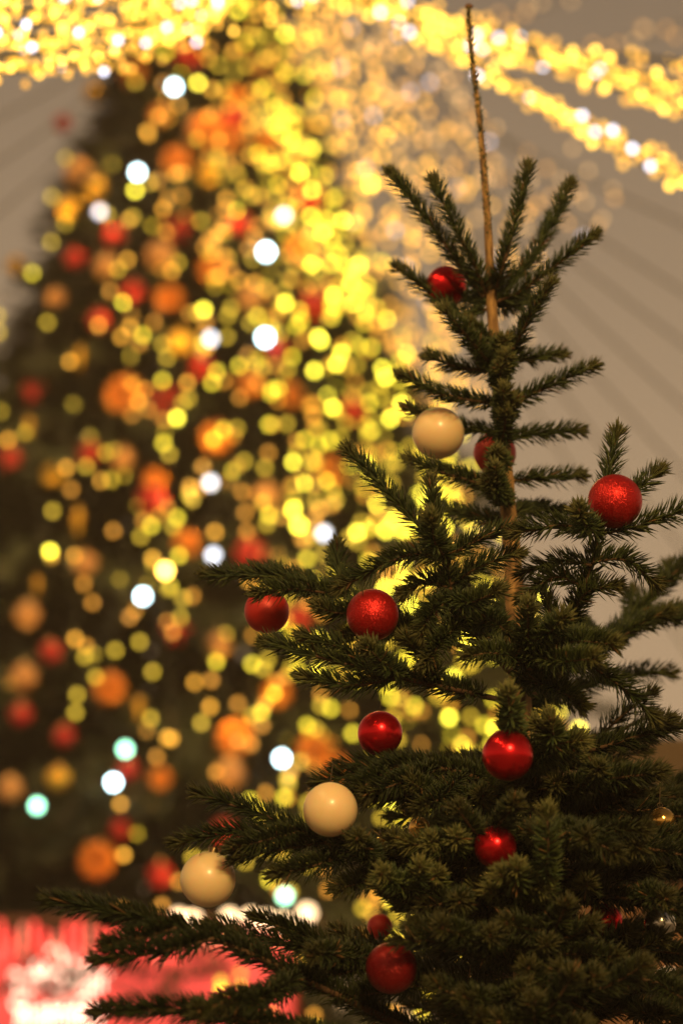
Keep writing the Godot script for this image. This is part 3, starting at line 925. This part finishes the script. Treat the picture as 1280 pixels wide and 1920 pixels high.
func make_ornaments() -> void:
	var flower := flower_mesh()
	var bow := bow_mesh()
	var icicle := icicle_mesh()
	var knob := SphereMesh.new()
	knob.radius = 0.26; knob.height = 0.4; knob.radial_segments = 16; knob.rings = 8
	var capm := CylinderMesh.new()
	capm.top_radius = 0.16; capm.bottom_radius = 0.2; capm.height = 0.22; capm.radial_segments = 12
	# [x, y, radius in the photograph, kind]  o orange flower, r red ball, b red bow, g gold ball, i gold drop, p peach ball
	var list := [
		[385, 245, 44, "o"], [505, 268, 34, "o"], [330, 300, 36, "o"], [425, 258, 38, "o"], [232, 740, 46, "o"], [318, 560, 34, "o"], [205, 1290, 38, "o"], [440, 1385, 44, "o"], [181, 1612, 46, "o"], [590, 1405, 42, "o"], [632, 1440, 34, "o"], [405, 820, 38, "o"], [545, 740, 32, "o"], [250, 140, 34, "o"], [400, 505, 36, "o"], [470, 720, 34, "o"], [560, 470, 34, "o"], [350, 1020, 32, "o"], [290, 900, 30, "o"], [620, 880, 36, "o"], [300, 1460, 28, "o"], [520, 1300, 34, "o"],
		[348, 105, 36, "r"], [440, 228, 32, "r"], [140, 485, 22, "r"], [332, 422, 34, "b"], [578, 372, 36, "r"], [305, 745, 42, "b"], [20, 860, 24, "r"], [470, 1038, 34, "r"], [240, 1442, 24, "r"], [226, 1555, 24, "r"], [62, 730, 26, "b"], [215, 445, 24, "r"], [185, 600, 24, "r"], [118, 232, 20, "r"], [590, 572, 36, "r"], [560, 1160, 30, "r"], [95, 1222, 24, "r"], [285, 938, 34, "r"], [40, 1340, 26, "r"], [120, 1380, 24, "r"], [450, 420, 28, "r"], [520, 660, 28, "r"], [380, 690, 26, "r"], [170, 850, 26, "r"], [330, 1180, 30, "b"], [420, 1560, 30, "r"], [300, 1640, 28, "r"], [660, 770, 30, "r"], [250, 545, 24, "r"],
		[150, 672, 26, "i"], [147, 978, 32, "i"], [55, 800, 22, "i"], [260, 1330, 26, "i"], [70, 1100, 22, "i"],
		[128, 388, 24, "g"], [180, 355, 24, "g"], [390, 325, 24, "g"], [300, 480, 32, "p"], [148, 325, 32, "p"], [45, 1270, 30, "p"], [52, 1152, 28, "p"], [160, 1057, 26, "p"], [430, 1452, 34, "p"], [180, 175, 26, "g"], [470, 560, 30, "p"], [230, 860, 26, "p"], [340, 640, 28, "g"], [410, 1210, 28, "p"], [105, 560, 22, "p"], [30, 500, 22, "g"], [200, 500, 26, "p"], [20, 1480, 28, "p"], [110, 1460, 26, "g"], [100, 890, 24, "g"], [500, 930, 30, "p"], [560, 300, 28, "p"], [480, 130, 26, "p"], [440, 180, 26, "o"], [300, 215, 26, "o"],
	]
	var words := {"o": ["orange_flower_ornament", "orange flower ornament", "orange flower ornaments on the tall tree"], "r": ["red_ball_ornament", "large red ball", "red balls on the tall tree"], "b": ["red_bow", "red ribbon bow", "red bows on the tall tree"], "g": ["gold_ball_ornament", "gold ball", "gold balls on the tall tree"], "i": ["gold_drop_ornament", "long gold drop ornament", "gold drops on the tall tree"], "p": ["peach_ball_ornament", "peach coloured ball", "peach balls on the tall tree"]}
	for d in list:
		var p := on_tree(d[0], d[1], 0.10)
		var r: float = d[2] / FPX * depth_of(p) * 0.84
		var w: Array = words[d[3]]
		var t := thing(w[0], p, w[1] + " " + where_on_tree(p), "ornament", w[2])
		var outer := Vector3(p.x - apex.x, 0, p.z - apex.z).normalized()
		t.rotation.y = atan2(outer.x, outer.z) * 0.6
		match d[3]:
			"o":
				part("petals", flower, M.orange, t).scale = Vector3.ONE * r
				part("hub", knob, M.orange_dark, t, Vector3(0, 0, 0.1 * r)).scale = Vector3.ONE * r
			"b":
				part("ribbon", bow, M.red, t).scale = Vector3.ONE * r
				part("knot", knob, M.red, t, Vector3(0, 0.03 * r, 0.12 * r)).scale = Vector3.ONE * r * 0.8
			"i":
				part("drop", icicle, M.gold, t).scale = Vector3.ONE * r
				part("cap", capm, M.cap_gold, t, Vector3(0, r * 1.0, 0)).scale = Vector3.ONE * r * 0.7
			_:
				part("ball", ball_mesh, {"r": M.red, "g": M.gold, "p": M.peach}[d[3]], t).scale = Vector3.ONE * r
				part("cap", capm, M.cap_gold, t, Vector3(0, r * 1.06, 0)).scale = Vector3.ONE * r

# ---------------------------------------------------------------- garlands overhead
func garland(label: String, ctrl: Array, per_metre: float, bag: Array, scatter: float, mesh: Mesh, group := "garlands of warm lights overhead") -> void:
	var w := PackedVector3Array()
	for c in ctrl: w.append(at(c.x, c.y, c.z))
	if ctrl[0].x < -200.0:                           # unseen stretch added overhead, to light the upper front of the fir
		for e in [Vector3(0.05, 0.12, 2.3), Vector3(0.1, 0.2, 2.3)]: w.insert(0, w[0] + e)
	var foot := w[0]
	for k in w.size(): w[k] -= foot
	var t := thing("light_garland", foot, label, "light garland", group)
	wire_and_bulbs(t, w, 1.0 / per_metre, mesh, pick(bag), scatter, 300, 0.008)
	if ctrl[0].x < -200.0:
		var bulbs := t.find_children("bulb*", "MeshInstance3D", false, false)
		for b in bulbs:                              # lamps in the added stretch, there to brighten the upper fir
			var k := bulbs.find(b)
			if k in [32, 92, 148]: lit(t, b.position, Color(1.0, 0.60, 0.22), 0.10)

func make_garlands() -> void:
	var small := bulb_of(0.0075)
	var mid := bulb_of(0.0100)
	var far := bulb_of(0.0155)
	var G := [M.warm_mid, M.warm_dim, M.warm_mid, M.warm_bright, M.warm_mid, M.warm_dim, M.warm_mid, M.warm_bright, M.warm_mid, M.warm_mid, M.warm_mid, M.warm_bright, M.warm_dim, M.warm_mid, M.warm_bright, M.warm_mid, M.warm_dim, M.warm_mid, M.warm_mid, M.warm_bright, M.warm_mid, M.white_garland]
	# upper left: ropes of lights sweeping overhead, side by side
	var names := ["lowest", "second lowest", "third lowest", "middle", "third highest", "second highest", "highest"]
	for k in 7:
		var y := 126.0 - 27.0 * k
		garland("rope of warm bulbs sweeping over the upper left, %s of seven" % names[k], [v3(-260, y + 40, 4.9), v3(-60, y + 14, 5.4), v3(90, y - 2, 5.9), v3(230, y - 18, 6.4), v3(350 + 6 * k, y - 62, 6.9), v3(430 + 10 * k, y - 150, 7.4)], 48.0, G, 0.018, small)
	garland("looped end of a rope of warm bulbs left of the top centre", [v3(352, -60, 7.0), v3(366, 20, 7.0), v3(385, 58, 7.0), v3(408, 66, 7.0), v3(428, 40, 7.0), v3(440, -20, 7.0), v3(452, -80, 7.0)], 60.0, G, 0.022, small)
	garland("rope of warm bulbs along the top edge, right of the loop", [v3(440, -40, 7.6), v3(480, 0, 7.6), v3(560, 16, 7.6), v3(640, 10, 7.6), v3(720, -12, 7.6), v3(800, -60, 7.6)], 56.0, G, 0.022, small)
	# the right hand ropes
	for k in 3:
		garland(["uppermost", "middle", "lowermost"][k] + " strand of the upper thick rope of warm lights, upper right", [v3(560, -40 + 8 * k, 9.0), v3(740, 4 + 12 * k, 8.6), v3(900, 52 + 16 * k, 8.2), v3(1060, 98 + 17 * k, 7.8), v3(1180, 132 + 20 * k, 7.5), v3(1310, 172 + 22 * k, 7.2), v3(1600, 300 + 24 * k, 6.4)], 42.0, G, 0.017, mid)
	for k in 2:
		garland(["upper", "lower"][k] + " strand of the lower thick rope of warm lights, right of the leader", [v3(640, -20 + 14 * k, 8.6), v3(780, 50 + 14 * k, 8.4), v3(900, 120 + 14 * k, 8.1), v3(1020, 190 + 16 * k, 7.8), v3(1150, 256 + 18 * k, 7.5), v3(1300, 335 + 20 * k, 7.2), v3(1560, 470 + 20 * k, 6.6)], 42.0, G, 0.015, mid)
	garland("thin loose string of warm bulbs above the upper rope near the right edge", [v3(1090, 112, 7.6), v3(1160, 104, 7.6), v3(1230, 112, 7.5), v3(1320, 122, 7.4)], 24.0, [M.warm_mid, M.warm_dim], 0.012, mid)
	# the curtain of strings fanning down from the tree top to the right
	var C := [M.white_faint]
	for k in 12: C.append_array([M.curtain_dim, M.curtain_mid, M.amber_dim])
	var C2 := [M.white_faint]
	for k in 10: C2.append_array([M.amber_dim, M.curtain_dim, M.warm_faint])
	var C3 := [M.white_faint]
	for k in 8: C3.append_array([M.warm_faint, M.amber_faint])
	var order := ["first", "second", "third", "fourth", "fifth", "sixth", "seventh", "eighth", "ninth", "tenth", "eleventh"]
	for k in 11:
		var e := k / 10.0
		var ex := lerpf(690, 1120, e)
		var ey := lerpf(960, 420, e)
		var sx := lerpf(555, 700, e)
		var sy := lerpf(30, 40, e)
		var bag := C if k < 6 else C2 if k < 9 else C3
		garland("%s string from left in the fan of dim amber lights beside the tall tree" % order[k], [v3(sx, sy, 14.5), v3(lerpf(sx, ex, 0.33) + 6, lerpf(sy, ey, 0.36), 14.6), v3(lerpf(sx, ex, 0.68) + 4, lerpf(sy, ey, 0.70), 14.7), v3(ex, ey, 14.8)], 22.0, bag, 0.11, far, "fan of dim light strings beside the tall tree")
	# far, faint ropes high on the right
	garland("faint far rope of orange lights crossing the top right corner, upper one", [v3(860, 60, 24), v3(940, 36, 24), v3(1010, 14, 24), v3(1100, -20, 24)], 8.0, [M.amber_faint, M.warm_faint], 0.08, bulb_of(0.025))
	garland("faint far rope of orange lights crossing the top right corner, lower one", [v3(1050, 100, 24), v3(1130, 84, 24), v3(1210, 66, 24), v3(1330, 30, 24)], 8.0, [M.amber_faint, M.warm_faint], 0.08, bulb_of(0.025))

func make_cables() -> void:
	var k := 0
	for e in [[660, 90, 1300, 430], [660, 110, 1300, 560], [660, 130, 1300, 660], [670, 150, 1300, 780], [680, 180, 1300, 910], [690, 220, 1300, 1060], [700, 260, 1300, 1240], [300, 20, -40, 240], [300, 60, -40, 330], [290, 110, -40, 430]]:
		var a := at(e[0], e[1], 16.0)
		var z := at(e[2], e[3], 11.0)
		var q := PackedVector3Array()
		var r := PackedFloat32Array()
		for s in 9:
			var u := s / 8.0
			q.append(a.lerp(z, u) - a + Vector3.DOWN * 0.06 * sin(PI * u))
			r.append(0.0055)
		var b := Buf.new()
		b.tube(q, r, 6, PackedColorArray([Color.WHITE]))
		var t := thing("garland_cable", a, "unlit dark cable slanting across the %s sky, %s from the top" % ["left" if k > 6 else "right", ["first", "second", "third", "fourth", "fifth", "sixth", "lowest"][k % 7]], "cable", "unlit cables across the sky")
		part("cable", b.mesh(), M.cable, t)
		k += 1

# ---------------------------------------------------------------- stalls and ground
func box_part(called: String, m: Material, parent: Node, lo: Vector3, hi: Vector3) -> MeshInstance3D:
	var b := Buf.new()
	b.box(lo, hi)
	return part(called, b.mesh(), m, parent)

func make_stalls() -> void:
	# the stall with the red lit board, lower left; its board runs from the left edge to behind the fir
	var d := 11.0
	var left := at(-60, 1800, d)
	var right := at(560, 1800, d)
	var top := at(300, 1722, d).y
	var w := right.x - left.x
	var t := thing("market_stall", Vector3(left.x, 0, left.z), "market stall with a glowing red signboard at the lower left, far out of focus", "market stall")
	box_part("counter", M.stall_red, t, Vector3(0.05, 0, -1.6), Vector3(w - 0.05, 0.95, -0.15))
	for x in [0.0, w - 0.09]:
		for z in [-1.7, -0.12]:
			box_part("post", M.wood_dark, t, Vector3(x, 0, z), Vector3(x + 0.09, top - 0.62, z + 0.09))
	box_part("back_wall", M.wood, t, Vector3(0.1, 0.96, -1.69), Vector3(w - 0.1, top - 0.62, -1.66))
	box_part("roof", M.roof, t, Vector3(-0.1, top - 0.02, -1.9), Vector3(w + 0.1, top + 0.02, -0.12))
	box_part("sign_frame", M.stall_red, t, Vector3(0, top - 0.62, -0.12), Vector3(w, top - 0.115, -0.03))
	box_part("lit_sign_board", M.coral, t, Vector3(0.03, top - 0.59, -0.03), Vector3(w - 0.03, top - 0.13, -0.005))
	box_part("lit_sign_band", M.peach_tube, t, Vector3(w * 0.55, top - 0.115, -0.03), Vector3(w - 0.03, top - 0.03, -0.005))
	for row in [[1842, 20, 195], [1908, 35, 190]]:   # two rows of short white tubes, too blurred in the photograph to read
		var x: float = row[1]
		while x < row[2]:
			var p := at(x, row[0], d - 0.06) - t.position
			var h := rng.randf_range(0.030, 0.052)
			var b := Buf.new()
			var q := PackedVector3Array([p + Vector3(0, -h, 0), p + Vector3(0.006, h, 0)])
			if rng.randf() < 0.6: q.append(p + Vector3(0.03, h * 0.9, 0))
			b.tube(q, PackedFloat32Array([0.006, 0.006, 0.006]), 5, PackedColorArray([Color.WHITE]))
			part("letter_tube", b.mesh(), M.white_tube, t)
			x += rng.randf_range(9.0, 13.0)
	for c in [[102, 1800, 16, 24], [75, 1812, 10, 16], [132, 1812, 10, 14], [40, 1880, 16, 14], [108, 1882, 14, 14], [160, 1884, 16, 14], [170, 1815, 14, 10]]:
		var p := at(c[0], c[1], d - 0.06) - t.position
		var q := PackedVector3Array()
		var r := PackedFloat32Array()
		for k in 15:
			var a := TAU * k / 14.0
			q.append(p + Vector3(cos(a) * c[2], sin(a) * c[3], 0) / FPX * d)
			r.append(0.005)
		var b := Buf.new()
		b.tube(q, r, 5, PackedColorArray([Color.WHITE]))
		part("sign_scroll", b.mesh(), M.white_tube, t)
	for k in 17:                   # a crest of upright tubes along the top of the board
		var x := -20.0 + 21.0 * k
		var p := at(x, 1775, d - 0.06) - t.position
		var h := rng.randf_range(0.05, 0.14)
		var b := Buf.new()
		b.tube(PackedVector3Array([p + Vector3(0, -0.06, 0), p + Vector3(0, h, 0)]), PackedFloat32Array([0.014, 0.011]), 6, PackedColorArray([Color.WHITE]))
		part("sign_tube", b.mesh(), M.red_tube if k % 3 else M.peach_tube, t)
	var lamp := SphereMesh.new()
	lamp.radius = 0.036; lamp.height = 0.072; lamp.radial_segments = 14; lamp.rings = 7
	for c in [[335, 1722], [362, 1726], [430, 1722], [470, 1722], [500, 1726], [530, 1730], [575, 1712]]:
		part("sign_lamp", lamp, M.stall_lamp, t, at(c[0], c[1], d - 0.08) - t.position)
	# the lit window of the next stall, behind the fir
	var l2 := at(600, 1800, 12.0)
	var w2 := at(960, 1800, 12.0).x - l2.x
	var top2 := at(700, 1790, 12.0).y
	var t2 := thing("ticket_booth", Vector3(l2.x, 0, l2.z), "booth with bright cream lit windows, seen through gaps at the bottom of the fir", "booth")
	box_part("wall", M.stall_red, t2, Vector3(0, 0, -1.5), Vector3(w2, top2 - 0.4, -0.05))
	box_part("fascia", M.wood_dark, t2, Vector3(0, top2 - 0.4, -1.5), Vector3(w2, top2, -0.05))
	box_part("roof", M.roof, t2, Vector3(-0.1, top2, -1.6), Vector3(w2 + 0.1, top2 + 0.07, 0.15))
	for k in 3:
		var x := 0.08 + k * (w2 - 0.16) / 3.0
		box_part("lit_window", M.window_glow, t2, Vector3(x, top2 - 0.36, -0.05), Vector3(x + (w2 - 0.16) / 3.0 - 0.05, top2 - 0.05, -0.02))
	# a wooden chalet on the right
	var l3 := at(1090, 1600, 9.0)
	var w3 := 2.6
	var eaves := at(1160, 1585, 9.0).y
	var t3 := thing("wooden_chalet", Vector3(l3.x, 0, l3.z), "brown wooden market chalet behind the fir at the right edge", "chalet")
	for k in 12:
		var y := k * (eaves - 0.02) / 12.0
		box_part("plank", M.wood, t3, Vector3(0, y, -1.8), Vector3(w3, y + (eaves - 0.02) / 12.0 - 0.012, -0.05 - 0.006 * (k % 2)))
	var rb := Buf.new()
	rb.box(Vector3(-0.15, 0, -1.25), Vector3(w3 + 0.15, 0.06, 0), Basis(Vector3.RIGHT, deg_to_rad(24)), Vector3(0, eaves - 0.03, 0.2))
	part("roof", rb.mesh(), M.chalet_roof, t3)
	var rb2 := Buf.new()
	rb2.box(Vector3(-0.15, 0, 0), Vector3(w3 + 0.15, 0.06, 1.25), Basis(Vector3.RIGHT, deg_to_rad(-24)), Vector3(0, eaves - 0.03, -2.1))
	part("roof", rb2.mesh(), M.chalet_roof, t3)
	for k in 3:
		part("wall_lamp", lamp, M.stall_lamp, t3, Vector3(0.3 + 0.9 * k, eaves - 0.5, 0.06))
	for k in 5:
		part("eaves_ball", ball_mesh, M.red, t3, Vector3(0.2 + 0.55 * k, eaves + 0.02, 0.24)).scale = Vector3.ONE * 0.05

# things that would share a label are told apart by where they stand among each other, from left to right
func tell_apart() -> void:
	var same := {}
	for o in get_children():
		if o.has_meta("label"):
			var l: String = o.get_meta("label")
			if not same.has(l): same[l] = []
			same[l].append(o)
	var seat := ["leftmost", "second from left", "third from left", "fourth from left", "fifth from left", "sixth from left", "seventh from left"]
	for l in same:
		var row: Array = same[l]
		if row.size() < 2: continue
		row.sort_custom(func(a, b): return a.position.x < b.position.x)
		for k in row.size():
			var words: String = "rightmost" if k == row.size() - 1 else seat[mini(k, 6)]
			row[k].set_meta("label", l + ", " + words)

func make_ground() -> void:
	var g := PlaneMesh.new()
	g.size = Vector2(600, 600)
	g.subdivide_depth = 4; g.subdivide_width = 4
	tag(part("ground", g, M.paving, self), "", "", "", "structure")

func _ready() -> void:
	# ------------------------------------------------------------ camera, sky, light, exposure
	var cam := Camera3D.new()
	cam.name = "camera"
	var lens := CameraAttributesPhysical.new()
	lens.frustum_focal_length = FOCAL
	lens.frustum_near = 0.1
	lens.frustum_far = 900.0
	lens.exposure_aperture = 1.62
	lens.frustum_focus_distance = depth_of(fir(v3(698, 1153, 0.25)))
	cam.attributes = lens
	cam.transform = Transform3D(view, eye)
	add_child(cam)
	var env := Environment.new()
	var sky_m := ProceduralSkyMaterial.new()
	sky_m.sky_top_color = Color(0.035, 0.034, 0.036).linear_to_srgb()
	sky_m.sky_horizon_color = Color(0.66, 0.455, 0.265).linear_to_srgb()
	sky_m.sky_curve = 0.27
	sky_m.ground_bottom_color = Color(0.02, 0.018, 0.016).linear_to_srgb()
	sky_m.ground_horizon_color = Color(0.16, 0.12, 0.08).linear_to_srgb()
	sky_m.sun_angle_max = 0.0
	var sky := Sky.new()
	sky.sky_material = sky_m
	env.background_mode = Environment.BG_SKY
	env.sky = sky
	env.tonemap_mode = Environment.TONE_MAPPER_LINEAR
	env.tonemap_exposure = 1.12
	env.sdfgi_enabled = true
	env.ssao_enabled = true
	env.ssil_enabled = true
	env.fog_enabled = true                       # damp evening air, lit by the lights
	env.fog_light_color = Color(0.92, 0.86, 0.80)
	env.fog_density = 0.005
	var we := WorldEnvironment.new()
	we.name = "environment"
	we.environment = env
	add_child(we)
	var sun := DirectionalLight3D.new()          # the floodlight of the square, high behind the photographer
	sun.name = "floodlight"
	sun.light_energy = 0.78
	sun.light_color = Color(1.0, 0.80, 0.52)
	sun.light_angular_distance = 8.0
	sun.shadow_enabled = true
	sun.rotation = Vector3(deg_to_rad(-27), deg_to_rad(9), 0)
	add_child(sun)
	rng.seed = 20
	make_materials()
	M.white_dim = glowing(Color(0.75, 0.80, 1.0), 4.0)
	M.amber_bright = glowing(Color(1.0, 0.55, 0.09), 26.0)
	M.white_garland = glowing(Color(0.75, 0.80, 1.0), 4.5)
	M.white_faint = glowing(Color(0.7, 0.75, 1.0), 2.0)
	M.warm_faint = glowing(Color(1.0, 0.55, 0.20), 1.6)
	M.amber_faint = glowing(Color(1.0, 0.42, 0.08), 1.6)
	M.window_glow = glowing(Color(1.0, 0.62, 0.32), 1.5)
	M.amber_low = glowing(Color(1.0, 0.38, 0.02), 2.3)
	M.curtain_mid = glowing(Color(1.0, 0.48, 0.04), 5.5)
	M.curtain_dim = glowing(Color(1.0, 0.46, 0.045), 3.0)
	make_ground()
	make_stalls()
	make_tall_tree()
	make_cables()
	make_baubles()
	make_fir()
	make_ornaments()
	make_tree_lights()
	make_garlands()
	tell_apart()
